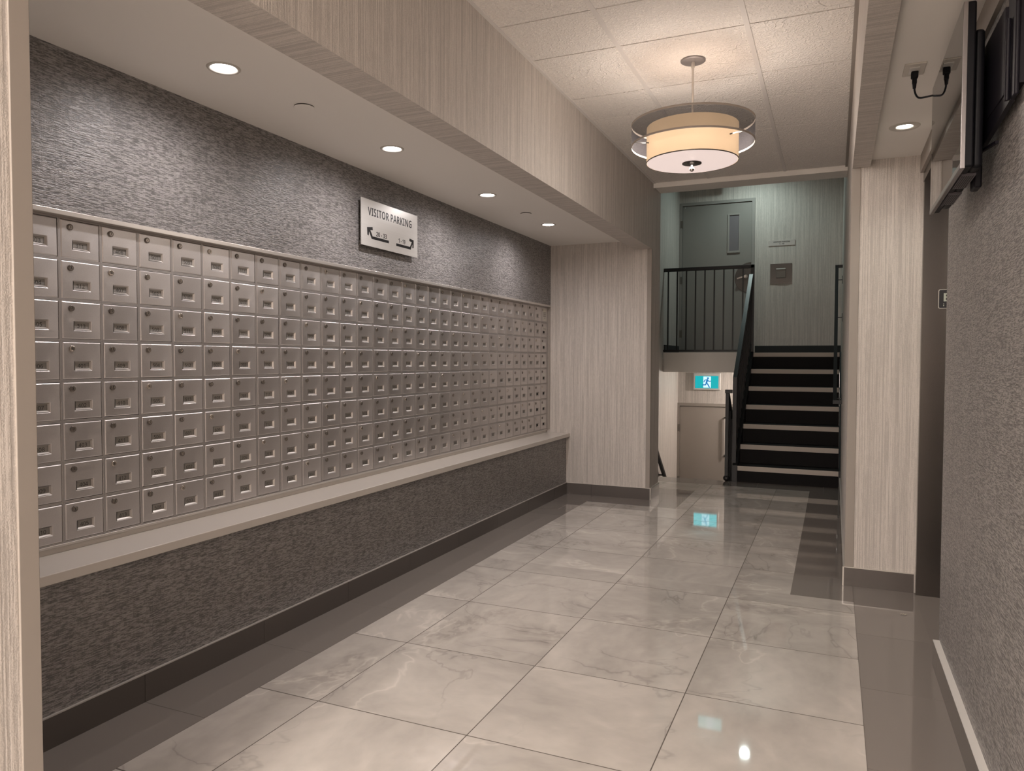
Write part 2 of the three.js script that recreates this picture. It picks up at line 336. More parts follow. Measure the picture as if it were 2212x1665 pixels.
// ================================================================ elevator entrance
{
  const t = thing('door_1', 'brushed steel elevator entrance recessed in the right wall', 'elevator door', [0, 0, 0], null, 'structure'); t.name = 'door_1';
  part('door_jamb', bx(0.420, 0.66, 0, 2.197, ZR, -4.44), M.elevatorSteel, t);
  part('door_jamb', bx(0.424, 0.66, 0, 2.197, ZW - 0.028, ZW), M.elevatorSteel, t);
  part('door_header', bx(0.418, 0.66, 2.197, 2.247, ZR, ZW), M.elevatorSteel, t);
  part('door_leaf', bx(0.600, 0.625, 0.004, 2.197, -4.44, -3.96), M.elevatorSteel, t);
  part('door_leaf', bx(0.606, 0.63, 0.004, 2.197, -3.965, ZW - 0.028), M.elevatorSteel, t);
  const bt = canvasTex(256, 320, (g, w, h) => {
    g.fillStyle = '#15151a'; g.fillRect(0, 0, w, h);
    g.fillStyle = '#b8beb0'; g.font = 'bold 205px sans-serif'; g.textBaseline = 'alphabetic'; g.textAlign = 'left'; g.fillText('B', 50, 205);
    for (const [x, y] of [[70, 250], [70, 280]]) { g.beginPath(); g.arc(x, y, 8, 0, 7); g.fill(); }
  });
  const rim = new THREE.Shape(); const rr = (s, w, h, r) => { s.moveTo(-w / 2 + r, -h / 2); s.lineTo(w / 2 - r, -h / 2); s.quadraticCurveTo(w / 2, -h / 2, w / 2, -h / 2 + r); s.lineTo(w / 2, h / 2 - r); s.quadraticCurveTo(w / 2, h / 2, w / 2 - r, h / 2); s.lineTo(-w / 2 + r, h / 2); s.quadraticCurveTo(-w / 2, h / 2, -w / 2, h / 2 - r); s.lineTo(-w / 2, -h / 2 + r); s.quadraticCurveTo(-w / 2, -h / 2, -w / 2 + r, -h / 2); };
  rr(rim, 0.086, 0.100, 0.010);
  const pg = new THREE.ExtrudeGeometry(rim, { depth: 0.002, bevelEnabled: false, curveSegments: 6 }); pg.translate(0.537, 1.575, -4.44);
  const plate = part('floor_plate', pg, M.plateWhite, t); plate.userData.label = 'black floor plate with raised letter B';
  const inn = new THREE.Shape(); rr(inn, 0.080, 0.094, 0.008);
  const ig = new THREE.ShapeGeometry(inn, 6); const ip = ig.attributes.position, iu = ig.attributes.uv;
  for (let i = 0; i < ip.count; i++) iu.setXY(i, ip.getX(i) / 0.080 + 0.5, ip.getY(i) / 0.094 + 0.5);
  ig.translate(0.537, 1.575, -4.4376); part('plate_face', ig, std({ map: bt, roughness: 0.4 }), plate);
}

// ================================================================ upper landing, stairs
{
  const l = thing('floor_landing', 'upper stair landing with pale edge band', 'landing', [0, 0, 0], null, 'structure'); l.name = 'floor_landing';
  part('slab', bx(XSL, XR, 1.105, 1.27, ZD, -9.395), M.white, l);
  part('floor_covering', bx(XSL, XR, 1.27, HLAND, ZD, -9.40), M.rubber, l);
  part('edge_band', bx(XSL, -0.905, 1.268, 1.352, -9.40, -9.38), M.white, l);
}
{
  const s = thing('staircase', 'black rubber stairs with pale nosing strips rising to the landing', 'stairs', [0, 0, 0], null, 'structure');
  for (let n = 1; n <= 7; n++) {
    const y = 0.168 + 0.197 * (n - 1), z = ZS - 0.249 * (n - 1), y0 = n === 1 ? 0 : y - 0.197;
    part('riser', bx(-0.9, 0.058, y0, y - 0.012, z - 0.02, z), M.rubber, s);
    if (n < 7) part('tread', rbx(-0.9, 0.058, y - 0.02, y, z - 0.262, z + 0.006, 0.004), M.rubber, s);
    part('nosing_strip', rbx(-0.898, 0.056, y - 0.052, y - 0.002, z, z + 0.010, 0.002), M.nosing, s);
  }
  const prof = new THREE.Shape(); prof.moveTo(ZS + 0.02, 0); prof.lineTo(ZS + 0.02, 0.17); prof.lineTo(-9.38, 1.36); prof.lineTo(-9.38, 1.10); prof.lineTo(ZS - 0.30, 0);
  const side = (x, w = 0.014) => { const g = new THREE.ExtrudeGeometry(prof, { depth: w, bevelEnabled: false }); g.rotateY(-Math.PI / 2); g.translate(x + w, 0, 0); return metric(g); };
  part('stringer', side(-0.945, 0.045), M.rail, s); part('stringer', side(0.059), M.rail, s);
}
{
  const s = thing('staircase', 'grey stairs going down to the lower door', 'stairs', [0, 0, 0], null, 'structure');
  for (let n = 1; n <= 7; n++) { const y = -0.197 * n, z = ZS - 0.249 * (n - 1); part('step', bx(XSL, -0.93, y - 0.2, y, z - 0.26, z), M.rubber, s); }
  part('lower_floor', bx(XSL, XR, -1.6, -1.379, ZD, -9.62), M.darkTile[0], s);
  part('edge_face', bx(XSL, -0.93, -0.2, -0.003, ZS - 0.004, ZS), M.darkTile[1], s);
  part('side_wall', bx(-0.93, -0.918, -1.6, 0.0, -9.62, ZS), M.lightPaper, s);
}
// guard rail on the landing edge
{
  const r = thing('landing_railing', 'black metal guard rail with balusters on the landing edge', 'railing');
  const z = -9.40;
  part('top_rail', rbx(XSL, -0.905, 2.372, 2.414, z - 0.02, z + 0.02, 0.003), M.rail, r);
  part('bottom_rail', bx(XSL, -0.905, 1.362, 1.384, z - 0.012, z + 0.012), M.rail, r);
  for (let i = 0; i < 10; i++) { const x = -1.944 + 0.1137 * i - (i === 9 ? 0.004 : 0); if (x < -0.95) part('baluster', bx(x - 0.008, x + 0.008, 1.384, 2.374, z - 0.008, z + 0.008), M.rail, r); }
  part('end_post', bx(-0.942, -0.902, 1.35, 2.414, z - 0.02, z + 0.02), M.rail, r);
}
// sloped rail of the rising stairs
{
  const r = thing('stair_railing', 'black sloped stair railing with square newel post beside the rising steps', 'railing');
  const x = -0.935, a = [x, 1.062, -7.915], b = [x, 2.285, -9.362];
  part('hand_rail', bar(a, b, 0.042, 0.036), M.rail, r);
  part('newel_post', rbx(x - 0.021, x + 0.021, 0, 1.08, -7.935, -7.893, 0.003), M.rail, r);
  part('bottom_rail', bar([x, 0.24, -7.93], [x, 1.445, -9.362], 0.02, 0.03), M.rail, r);
  for (let i = 1; i < 13; i++) { const z = -7.915 - 0.114 * i, t = (z + 7.915) / -1.485; part('baluster', bx(x - 0.008, x + 0.008, 0.24 + 1.23 * t, 1.05 + 1.25 * t, z - 0.008, z + 0.008), M.rail, r); }
}
// rail of the stairs going down
{
  const r = thing('stair_railing', 'black railing with round foot beside the stairs going down', 'railing');
  const x = -1.005;
  part('newel_post', rbx(x - 0.017, x + 0.017, 0.02, 0.93, -7.885, -7.851, 0.003), M.rail, r);
  part('top_bar', rbx(x - 0.022, -0.956, 0.915, 0.95, -7.89, -7.848, 0.003), M.rail, r);
  part('hand_rail', bar([x, 0.925, -7.87], [x, -0.30, -9.40], 0.036, 0.036), M.rail, r);
  for (let i = 1; i < 12; i++) { const z = -7.87 - 0.12 * i, y = 0.925 + (z + 7.87) * 0.8; part('baluster', bx(x - 0.007, x + 0.007, y - 0.9, y, z - 0.007, z + 0.007), M.rail, r); }
  const f = part('foot', new THREE.SphereGeometry(0.034, 16, 12), M.rail, r); f.position.set(x, 0.032, -7.868); f.scale.set(1, 0.95, 1);
}
{
  const r = thing('wall_handrail', 'black wall handrail on the left of the stairs going down', 'handrail');
  part('hand_rail', bar([-1.945, 0.90, -7.86], [-1.945, -0.42, -9.55], 0.036, 0.04), M.rail, r);
  for (const t of [0.2, 0.8]) part('bracket', bx(XSL, -1.945, 0.86 - 1.32 * t, 0.875 - 1.32 * t, -7.87 - 1.69 * t, -7.85 - 1.69 * t), M.rail, r);
}
{
  const r = thing('wall_handrail', 'black wall handrail on the right of the rising stairs', 'handrail');
  const x = 0.012;
  part('hand_rail', bar([x, 0.86, -7.72], [x, 2.36, -9.52], 0.034, 0.036), M.rail, r);
  part('return_bar', bx(x - 0.018, XR, 0.84, 0.875, -7.735, -7.70), M.rail, r);
  part('return_bar', bx(x - 0.018, XR, 2.345, 2.378, -9.54, -9.505), M.rail, r);
  for (const t of [0.06, 0.62, 0.93]) { const y = 0.86 + 1.5 * t, z = -7.72 - 1.8 * t; part('bracket', merge(bx(x, XR, y - 0.07, y - 0.06, z - 0.006, z + 0.006), bx(x - 0.006, x + 0.006, y - 0.07, y, z - 0.006, z + 0.006), bx(XR - 0.006, XR, y - 0.11, y - 0.02, z - 0.02, z + 0.02)), M.rail, r); }
}

// ================================================================ doors of the stairwell
function steelDoor(name, label, x0, y0, w, h, leafM, frameM, hinges) {
  const t = thing(name, label, 'door', [0, 0, 0], null, 'structure'); t.name = name;
  const x1 = x0 + w, y1 = y0 + h, f = 0.042, z = ZD;
  part('door_frame', merge(bx(x0 - f, x0 - 0.003, y0, y1 + f, z, z + 0.03), bx(x1 + 0.003, x1 + f, y0, y1 + f, z, z + 0.03), bx(x0 - 0.003, x1 + 0.003, y1 + 0.003, y1 + f, z, z + 0.03)), frameM, t);
  const leaf = part('door_leaf', bx(x0, x1, y0 + 0.006, y1, z, z + 0.014), leafM, t);
  for (const hy of hinges) { const g = part('hinge', merge(cyl(0.008, 0.105, 10).translate(x0 - 0.004, hy, z + 0.024), bx(x0 - 0.028, x0 + 0.004, hy - 0.05, hy + 0.05, z + 0.018, z + 0.032)), M.hinge, t); }
  return [t, leaf];
}
{
  const [t, leaf] = steelDoor('door_2', 'grey steel door with narrow glass lite on the upper landing', -1.956, HLAND, 0.916, 2.03, M.doorPaint, M.framePaint, [3.133, 2.36, 1.62]);
  const z = ZD + 0.014;
  const lite = part('lite_frame', merge(bx(-1.352, -1.328, 2.708, 3.235, z, z + 0.014), bx(-1.203, -1.186, 2.708, 3.235, z, z + 0.014), bx(-1.328, -1.203, 3.214, 3.235, z, z + 0.014), bx(-1.328, -1.203, 2.708, 2.734, z, z + 0.014)), M.framePaint, t);
  part('glass_pane', bx(-1.328, -1.203, 2.734, 3.214, z, z + 0.003), M.glassDark, lite);
  const sh = new THREE.Shape(); sh.absarc(0, 0, 0.205, Math.PI / 2, Math.PI * 1.5, false); sh.lineTo(0, 0.205);
  const hg = new THREE.ExtrudeGeometry(sh, { depth: 0.004, bevelEnabled: true, bevelSize: 0.002, bevelThickness: 0.002, bevelSegments: 1, curveSegments: 28 });
  hg.translate(-1.044, 2.364, z); const gp = part('guard_plate', hg, M.bronze, t); gp.userData.label = 'half-round dark bronze guard plate';
  part('door_lever', merge(cyl(0.026, 0.03, 20).rotateX(Math.PI / 2).translate(-1.105, 2.378, z + 0.02), bar([-1.105, 2.385, z + 0.045], [-1.215, 2.352, z + 0.05], 0.018, 0.02)), M.chrome, t);
  part('door_viewer', new THREE.SphereGeometry(0.008, 10, 8).translate(-1.925, 3.36, z), M.plasticWhite, t);
}
{
  const [t] = steelDoor('door_3', 'taupe steel door at the foot of the stairs going down', -1.967, -1.379, 0.90, 1.996, M.taupe, M.taupe, [0.31, -0.42, -1.1]);
  part('pull_handle', merge(bx(-1.36, -1.345, -0.06, 0.48, ZD + 0.035, ZD + 0.05), bx(-1.36, -1.345, 0.46, 0.48, ZD + 0.012, ZD + 0.05), bx(-1.36, -1.345, -0.06, -0.04, ZD + 0.012, ZD + 0.05)), M.trimMetal, t);
}

// ================================================================ mailboxes
const PITCH = 0.1587, RH = 0.1428, ZM0 = -1.734, YTOP = 1.7425;
{
  // unit numbers run down each column, thirteen to a floor
  const nums = []; { let f = 3, u = 3; while (nums.length < 240) { nums.push(`${f}${String(u).padStart(2, '0')}`); if (++u > 13) { u = 1; f++; if (f === 13) f = 14; } } }
  const before = ['208', '209', '210', '211', '212', '213', '301', '302'];
  const AW = 2048, CW = 128, CH = 64;
  const all = [...before, ...nums], cell = i => [(i % 16) * CW, Math.floor(i / 16) * CH];
  const atlas = canvasTex(AW, 1024, (g) => {
    g.fillStyle = '#8a857d'; g.fillRect(0, 0, AW, 1024);
    all.forEach((s, i) => {
      const [x, y] = cell(i); const v = 134 + Math.floor(rnd() * 16); g.fillStyle = `rgb(${v},${v - 4},${v - 9})`; g.fillRect(x, y, CW, CH);
      g.fillStyle = '#141210'; g.font = '44px sans-serif'; g.textAlign = 'center'; g.textBaseline = 'middle'; g.fillText(s, x + CW / 2, y + CH * 0.54);
    });
  });
  const plateMat = std({ map: atlas, roughness: 0.35 });
  const W = PITCH - 0.0006, H = RH - 0.0006, dw = 0.1465, dh = 0.131;
  const rect = (S_, x0, x1, y0, y1) => { S_.moveTo(x0, y0); S_.lineTo(x1, y0); S_.lineTo(x1, y1); S_.lineTo(x0, y1); S_.closePath(); return S_; };
  // window in door coordinates (door centre at 0,0)
  const wx0 = -0.029, wx1 = 0.034, wy0 = -0.0335, wy1 = -0.0035, bv = 0.0048;
  const doorS = rect(new THREE.Shape(), -dw / 2 + 0.0035, dw / 2 - 0.0035, -dh / 2 + 0.0035, dh / 2 - 0.0035);
  doorS.holes.push(rect(new THREE.Path(), wx0 - 0.0035, wx1 + 0.0035, wy0 - 0.0035, wy1 + 0.0035));
  const doorG = metric(new THREE.ExtrudeGeometry(doorS, { depth: 0.0078, bevelEnabled: true, bevelSize: 0.0035, bevelThickness: 0.0026, bevelSegments: 1 }));
  const frameS = rect(new THREE.Shape(), -W / 2, W / 2, -H / 2, H / 2); frameS.holes.push(rect(new THREE.Path(), -dw / 2 - 0.0012, dw / 2 + 0.0012, -dh / 2 - 0.0012, dh / 2 + 0.0012));
  const frameG = metric(new THREE.ExtrudeGeometry(frameS, { depth: 0.012, bevelEnabled: false }));
  const bodyG = bx(-W / 2, W / 2, -H / 2, H / 2, -0.11, -0.001);
  // sloped reveal round the window
  const q = [[wx0, wy0, 0], [wx1, wy0, 0], [wx1, wy1, 0], [wx0, wy1, 0]].map(p => p.slice()), zf = 0.0104, zb = 0.0045;
  const inn = [[wx0 + bv * 0.8, wy0 + bv], [wx1 - bv, wy0 + bv], [wx1 - bv, wy1 - bv * 0.7], [wx0 + bv * 0.8, wy1 - bv * 0.7]];
  const pos = []; for (let i = 0; i < 4; i++) { const j = (i + 1) % 4; const A = [q[i][0], q[i][1], zf], B = [q[j][0], q[j][1], zf], C = [...inn[j], zb], E = [...inn[i], zb]; pos.push(...A, ...B, ...C, ...A, ...C, ...E); }
  const bezG = new THREE.BufferGeometry(); bezG.setAttribute('position', new THREE.Float32BufferAttribute(pos, 3)); bezG.computeVertexNormals(); metric(bezG);
  const lockG = new THREE.LatheGeometry([[0, 0], [0.0108, 0], [0.0108, 0.0032], [0.0092, 0.0046], [0.0068, 0.0046], [0.0060, 0.0036], [0, 0.0036]].map(p => new THREE.Vector2(...p)), 18).rotateX(Math.PI / 2);
  const coreG = cyl(0.0062, 0.001, 14).rotateX(Math.PI / 2).translate(0, 0, 0.0042);
  const keyG = bx(-0.0011, 0.0011, -0.0042, 0.0042, 0.0044, 0.0050);
  const hingeG = metric(mergeGeometries([...Array(11)].map((_, i) => clean(cyl(0.0022, 0.0095, 8).translate(0, -0.0605 + i * 0.0121, 0)))));
  const pw = 0.054, ph = 0.0215, pcx = (inn[0][0] + inn[1][0]) / 2, pcy = (inn[0][1] + inn[2][1]) / 2;
  const blankMat = M.keyBlack;
  const labelTex = canvasTex(128, 256, (g, w, h) => {
    g.fillStyle = '#cfc9bf'; g.fillRect(0, 0, w, h); g.fillStyle = '#2a2724';
    for (let i = 0; i < 5; i++) g.fillRect(14, 76 + i * 20, 94 - (i % 2) * 8, 7);
    g.fillRect(44, 190, 42, 8);
  });
  const smallTex = canvasTex(128, 96, (g, w, h) => { g.fillStyle = '#c9c3b9'; g.fillRect(0, 0, w, h); g.fillStyle = '#2a2724'; g.font = 'bold 26px sans-serif'; g.textAlign = 'center'; g.fillText('Mail No', w / 2, 58); });
  let count = 0;
  const ROWS = ['top', 'second', 'third', 'fourth', 'fifth', 'sixth', 'seventh', 'bottom'];
  const ONES = ['', 'first', 'second', 'third', 'fourth', 'fifth', 'sixth', 'seventh', 'eighth', 'ninth', 'tenth', 'eleventh', 'twelfth', 'thirteenth', 'fourteenth', 'fifteenth', 'sixteenth', 'seventeenth', 'eighteenth', 'nineteenth', 'twentieth'];
  const nth = n => n <= 20 ? ONES[n] : n === 30 ? 'thirtieth' : n > 30 ? 'thirty-' + ONES[n - 30] : 'twenty-' + ONES[n - 20];
  for (let c = -1; c <= 30; c++) for (let r = 0; r < 8; r++) {
    const z = ZM0 - PITCH * (c - 0.5), y = YTOP - RH * (r + 0.5);
    const num = c === -1 ? before[r] : c < 30 ? nums[c * 8 + r] : null;
    const blank = c === 30 || (c === 29 && r >= 5);
    const place = `${ROWS[r]} row, ${nth(31 - c)} column from the end wall`;
    let label = `aluminium mailbox plated ${num}, ${place}`, grp = 'numbered mailboxes set in the wall';
    if (blank) { grp = 'unnumbered mailboxes at the end of the bank'; label = c === 29 ? `aluminium mailbox with empty black window, ${place}` : r === 0 ? 'aluminium mailbox with a printed white paper notice on its door' : r === 1 ? 'aluminium mailbox with small printed label above a dark window' : r === 5 ? 'aluminium mailbox with empty black window and no paper label' : `aluminium mailbox with blank white paper label, ${place}`; }
    const t = thing('mailbox', label, 'mailbox', [XM - 0.006, y, z], grp); t.rotation.y = Math.PI / 2;
    part('frame', frameG, M.aluFrame, t); part('body', bodyG, M.bodyMetal, t);
    const door = part('door', doorG, M.alu[Math.floor(rnd() * 4)], t); door.position.set((rnd() - 0.5) * 0.0012, (rnd() - 0.5) * 0.0012, 0.0022 + rnd() * 0.0018); door.rotation.y = (rnd() - 0.5) * 0.012; door.rotation.x = (rnd() - 0.5) * 0.012;
    part('window_bezel', bezG, M.aluTrim, door);
    const plateG = new THREE.PlaneGeometry(pw, ph); plateG.translate(pcx, pcy, zb - 0.0012);
    if (!blank) { const [ax, ay] = cell(count), uv = plateG.attributes.uv; for (let i = 0; i < 4; i++) uv.setXY(i, (ax + 6 + uv.getX(i) * (CW - 12)) / AW, 1 - (ay + 8 + (1 - uv.getY(i)) * (CH - 16)) / 1024); }
    part('number_plate', plateG, blank ? blankMat : plateMat, door);
    const lk = part('lock', lockG, (c + r * 3) % 5 ? M.lockDark : M.nickel, door); lk.position.set(-0.0395, 0.0425, 0.0102);
    part('lock_core', coreG, M.nickel, lk); part('keyhole', keyG, M.keyBlack, lk);
    const hg = part('hinge', hingeG, M.aluFrame, t); hg.position.set(dw / 2 + 0.0022, 0, 0.0115);
    if (c === 30 && r === 0) { const g = new THREE.BoxGeometry(0.094, 0.112, 0.0008); g.translate(0.012, -0.002, 0.0115); part('paper_notice', g, std({ map: labelTex, roughness: 0.85 }), door); }
    else if (c === 30 && r === 1) { const g = new THREE.BoxGeometry(0.075, 0.038, 0.0008); g.translate(0.012, 0.012, 0.0115); part('paper_label', g, std({ map: smallTex, roughness: 0.85 }), door); }
    else if (c === 30 && r !== 5) { const g = new THREE.BoxGeometry(0.078, 0.030, 0.0008); g.translate(0.004, 0.012, 0.0115); part('paper_label', g, M.paper, door); }
    if (c < 30) count++;
  }
}
// perimeter trim of the mailbox bank
{
  const t = thing('mailbox_surround', 'satin metal trim framing the whole mailbox bank', 'frame');
  const z1 = ZM0 + PITCH * 2, z0 = ZM0 - PITCH * 30;
  part('top_trim', rbx(-2.50, XU + 0.006, YTOP + 0.003, YTOP + 0.0205, ZE, z1 + 0.02, 0.002, 1), M.aluTrim, t);
  part('top_reveal', bx(-2.56, XM + 0.004, YTOP, YTOP + 0.003, ZE, z1), M.aluFrame, t);
  part('sill_trim', rbx(-2.56, XM + 0.010, 0.590, 0.5995, ZE, z1 + 0.02, 0.002, 1), M.aluTrim, t);
  part('end_trim', bx(-2.60, XM + 0.008, 0.5995, YTOP, z0 - 0.013, z0 - 0.0005), M.aluFrame, t);
  part('end_trim', bx(-2.60, XM + 0.012, 0.5995, YTOP, z1 + 0.0005, z1 + 0.02), M.aluTrim, t);
  part('end_return', bx(-2.60, XU, 0.5995, YTOP, ZE, z0 - 0.0135), M.taupe, t);
  part('near_infill', bx(-2.60, XU, 0.5900, 1.7630, z1 + 0.021, ZN), M.darkPaper, t);
}
{
  const t = thing('shelf', 'long cream stone shelf under the mailboxes', 'shelf');
  part('shelf_top', rbx(-2.60, -2.2537, 0.5353, 0.5692, ZE + 0.001, ZN, 0.003), M.quartz, t);
  part('upstand', rbx(-2.60, XM + 0.004, 0.5692, 0.5895, ZE + 0.03, ZN, 0.0015, 1), M.quartz, t);
}

// ================================================================ visitor parking signs
{
  const t = thing('parking_sign', 'large brushed steel visitor parking sign with two arrows above the mailboxes', 'sign', [XU, 2.023, -3.749]);
  t.rotation.y = Math.PI / 2;
  const w = 0.604, h = 0.262;
  const m = canvasTex(1208, 524, (g, W, H) => {
    const gr = g.createImageData ? null : null;
    g.fillStyle = '#dedcd9'; g.fillRect(0, 0, W, H);
    for (let i = 0; i < H; i++) { const v = 214 + Math.floor(12 * Math.abs(Math.sin(i * 127.1) * 43758.5 % 1)); g.fillStyle = `rgb(${v},${v - 3},${v - 8})`; g.fillRect(0, i, W, 1); }
    g.fillStyle = '#1d1a19'; g.textAlign = 'left'; g.textBaseline = 'alphabetic';
    g.font = 'bold 112px sans-serif'; let mw = g.measureText('VISITOR PARKING').width; g.save(); g.translate(132, 175); g.scale(944 / mw, 1.12); g.fillText('VISITOR PARKING', 0, 0); g.restore();
    g.font = 'bold 66px sans-serif'; g.save(); g.translate(292, 392); mw = g.measureText('20 - 33').width; g.scale(222 / mw, 1.12); g.fillText('20 - 33', 0, 0); g.restore();
    g.save(); g.translate(765, 395); mw = g.measureText('1 - 19').width; g.scale(158 / mw, 1.12); g.fillText('1 - 19', 0, 0); g.restore();
    const arrow = pts => { g.beginPath(); pts.forEach((p, i) => i ? g.lineTo(...p) : g.moveTo(...p)); g.closePath(); g.fill(); };
    const La = [[112, 316], [222, 300], [226, 334], [178, 340], [222, 404], [556, 404], [556, 436], [202, 436], [152, 360], [144, 408], [118, 400]];
    arrow(La); arrow([[716, 410], [1030, 410], [1052, 378], [1072, 346], [1012, 340], [1020, 308], [1118, 318], [1116, 412], [1088, 420], [1086, 372], [1046, 442], [716, 442]]);
  });
  const face = new THREE.PlaneGeometry(w, h); face.translate(0, 0, 0.0306);
  part('sign_plate', rbx(-w / 2, w / 2, -h / 2, h / 2, 0.024, 0.030, 0.0015, 1), M.steel, t);
  part('sign_face', face, std({ map: m, metalness: 0.3, roughness: 0.32 }), t);
  part('standoff_mount', merge(bx(-w / 2 + 0.04, w / 2 - 0.04, -0.02, 0.02, 0, 0.024), bx(-0.26, -0.22, -0.11, 0.11, 0, 0.024), bx(0.22, 0.26, -0.11, 0.11, 0, 0.024)), M.black, t);
}
{
  const t = thing('parking_sign', 'small steel visitor parking plaque beside the landing door', 'sign', [-0.659, 2.807, ZD]);
  const m = canvasTex(660, 146, (g, W, H) => { g.fillStyle = '#cbc8c5'; g.fillRect(0, 0, W, H); g.fillStyle = '#2e2b2b'; g.font = 'bold 50px sans-serif'; g.textAlign = 'center'; g.fillText('VISITOR PARKING', W / 2, 66); g.fillText('1 - 19', W / 2, 120); });
  part('plaque', bx(-0.164, 0.164, -0.036, 0.036, 0, 0.008), M.steel, t);
  part('sign_face', new THREE.PlaneGeometry(0.326, 0.071).translate(0, 0, 0.0086), std({ map: m, metalness: 0.4, roughness: 0.35 }), t);
}
// flush wall panel on the landing
{
  const t = thing('wall_switch_panel', 'square bronze wall panel with small silver box on the landing wall', 'wall panel', [-0.663, 2.40, ZD]);
  part('back_plate', bx(-0.136, 0.136, -0.134, 0.134, 0, 0.006), M.bronze, t);
  part('box', rbx(-0.061, 0.061, -0.056, 0.064, 0.006, 0.042, 0.004), M.hinge, t);
  part('top_edge', rbx(-0.058, 0.058, 0.052, 0.068, 0.03, 0.052, 0.003), M.plasticWhite, t);
}
// ================================================================ exit signs
const exitTex = canvasTex(640, 360, (g, W, H) => {
  g.fillStyle = '#06a6ad'; g.fillRect(0, 0, W, H);
  g.fillStyle = '#cfeefc'; g.fillRect(225, 18, 210, 324);
  g.fillStyle = g.strokeStyle = '#0c6fae'; g.lineCap = 'round'; g.lineJoin = 'round';
  g.beginPath(); g.arc(352, 66, 28, 0, 7); g.fill();
  const st = (w, ...p) => { g.lineWidth = w; g.beginPath(); p.forEach((q, i) => i ? g.lineTo(...q) : g.moveTo(...q)); g.stroke(); };
  st(46, [336, 116], [312, 200]); st(24, [330, 108], [270, 120], [244, 172]); st(24, [350, 118], [376, 158], [424, 150]);
  st(30, [316, 200], [356, 252], [392, 326]); st(30, [306, 204], [290, 258], [206, 262]);
});
function exitSign(at, label) {
  const t = thing('exit_sign', label, 'exit sign', at, 'illuminated running man exit signs');
  const w = 0.364, h = 0.234;
  part('housing', rbx(-w / 2, w / 2, -h / 2, h / 2, -0.032, 0.006, 0.008, 3), M.plasticWhite, t);
  part('light_panel', new THREE.PlaneGeometry(0.312, 0.170).translate(0, -0.008, 0.0072), std({ color: 0x000000, emissive: 0xffffff, emissiveMap: exitTex, emissiveIntensity: 0.72, roughness: 0.3 }), t);
  const l = new THREE.RectAreaLight(lin(0.25, 0.85, 0.9), 0.6, 0.31, 0.17); l.position.set(0, -0.008, 0.012); l.rotation.y = Math.PI; t.add(l); l.name = 'sign_light';
  return t;
}
exitSign([-1.601, 0.962, ZD + 0.034], 'lit running man exit sign above the lower taupe door');
{ const s = exitSign([-1.48, 3.72, -10.2], 'lit running man exit sign hung above the upper landing'); part('hanger', bx(-0.01, 0.01, 0.117, 0.15, -0.02, 0), M.plasticWhite, s); }

// ================================================================ downlights and blank covers
function downlight(d, i) {
  const t = thing('downlight', d.label, 'ceiling light', d.at, d.group === 0 ? 'downlights over the mailboxes' : null);
  const big = d.group === 1 ? 1 : 0;
  const ro = big ? 0.066 : 0.060, ri = big ? 0.033 : 0.043;
  part('trim_ring', new THREE.LatheGeometry([[ri, 0.018], [ri, 0.001], [ri + 0.006, -0.004], [ro - 0.004, -0.005], [ro, -0.0015], [ro, 0.001]].map(p => new THREE.Vector2(...p)), 40), M.plateWhite, t);
  part('lens', new THREE.CircleGeometry(ri, 32).rotateX(Math.PI / 2).translate(0, -0.0005, 0), M.lens(d.col), t);
  const s = new THREE.SpotLight(lin(...d.col), d.cd, 0, (big ? 74 : 86) * D2R, 1, 2);
  s.position.set(0, -0.012, 0); s.target.position.set(0, -1, 0); s.shadow.radius = 2; s.castShadow = true; t.add(s, s.target); s.name = 'lamp'; s.target.name = 'lamp_target';
}
DOWNLIGHTS.forEach(downlight);
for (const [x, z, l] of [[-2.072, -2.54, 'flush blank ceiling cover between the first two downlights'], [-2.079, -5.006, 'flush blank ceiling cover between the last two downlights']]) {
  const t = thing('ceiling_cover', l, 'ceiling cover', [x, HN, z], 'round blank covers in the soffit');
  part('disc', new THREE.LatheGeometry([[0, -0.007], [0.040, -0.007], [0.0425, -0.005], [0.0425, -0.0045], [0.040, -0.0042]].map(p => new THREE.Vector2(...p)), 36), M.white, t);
  part('painted_shadow_ring', cyl(0.041, 0.0042, 30).translate(0, -0.0021, 0), M.plenum, t);  // dark ring paints the thin shadow between cover and soffit
}
{ // landing ceiling light
  const d = LANDING_LIGHT, t = thing('downlight', 'cool white surface light on the stairwell ceiling', 'ceiling light', d.at);
  part('trim_ring', new THREE.LatheGeometry([[0.055, 0.01], [0.055, -0.004], [0.08, -0.006], [0.085, 0]].map(p => new THREE.Vector2(...p)), 36), M.plateWhite, t);
  part('lens', new THREE.CircleGeometry(0.055, 32).rotateX(Math.PI / 2).translate(0, -0.002, 0), M.lens(d.col), t);
  const s = new THREE.SpotLight(lin(...d.col), d.cd, 0, 84 * D2R, 1, 2); s.position.set(0, -0.015, 0); s.target.position.set(0, -1, 0); s.shadow.radius = 2.5; s.castShadow = true; s.name = 'lamp'; s.target.name = 'lamp_target'; t.add(s, s.target);
}
{ // unseen lamp assumed under the landing to brighten the lower door
  const d = ASSUMED_LOWER_LIGHT, t = thing('downlight', 'assumed unseen light on the underside of the landing', 'ceiling light', d.at);
  part('trim_ring', new THREE.LatheGeometry([[0.045, 0], [0.045, -0.004], [0.06, -0.006], [0.064, 0]].map(p => new THREE.Vector2(...p)), 30), M.plateWhite, t);
  part('lens', new THREE.CircleGeometry(0.045, 24).rotateX(Math.PI / 2).translate(0, -0.002, 0), M.lens(d.col.map(v => v * 0.1)), t);
  const s = new THREE.PointLight(lin(...d.col), d.cd, 0, 2); s.position.set(0, -0.06, 0); s.shadow.radius = 2; s.castShadow = true; s.name = 'lamp'; t.add(s);
}

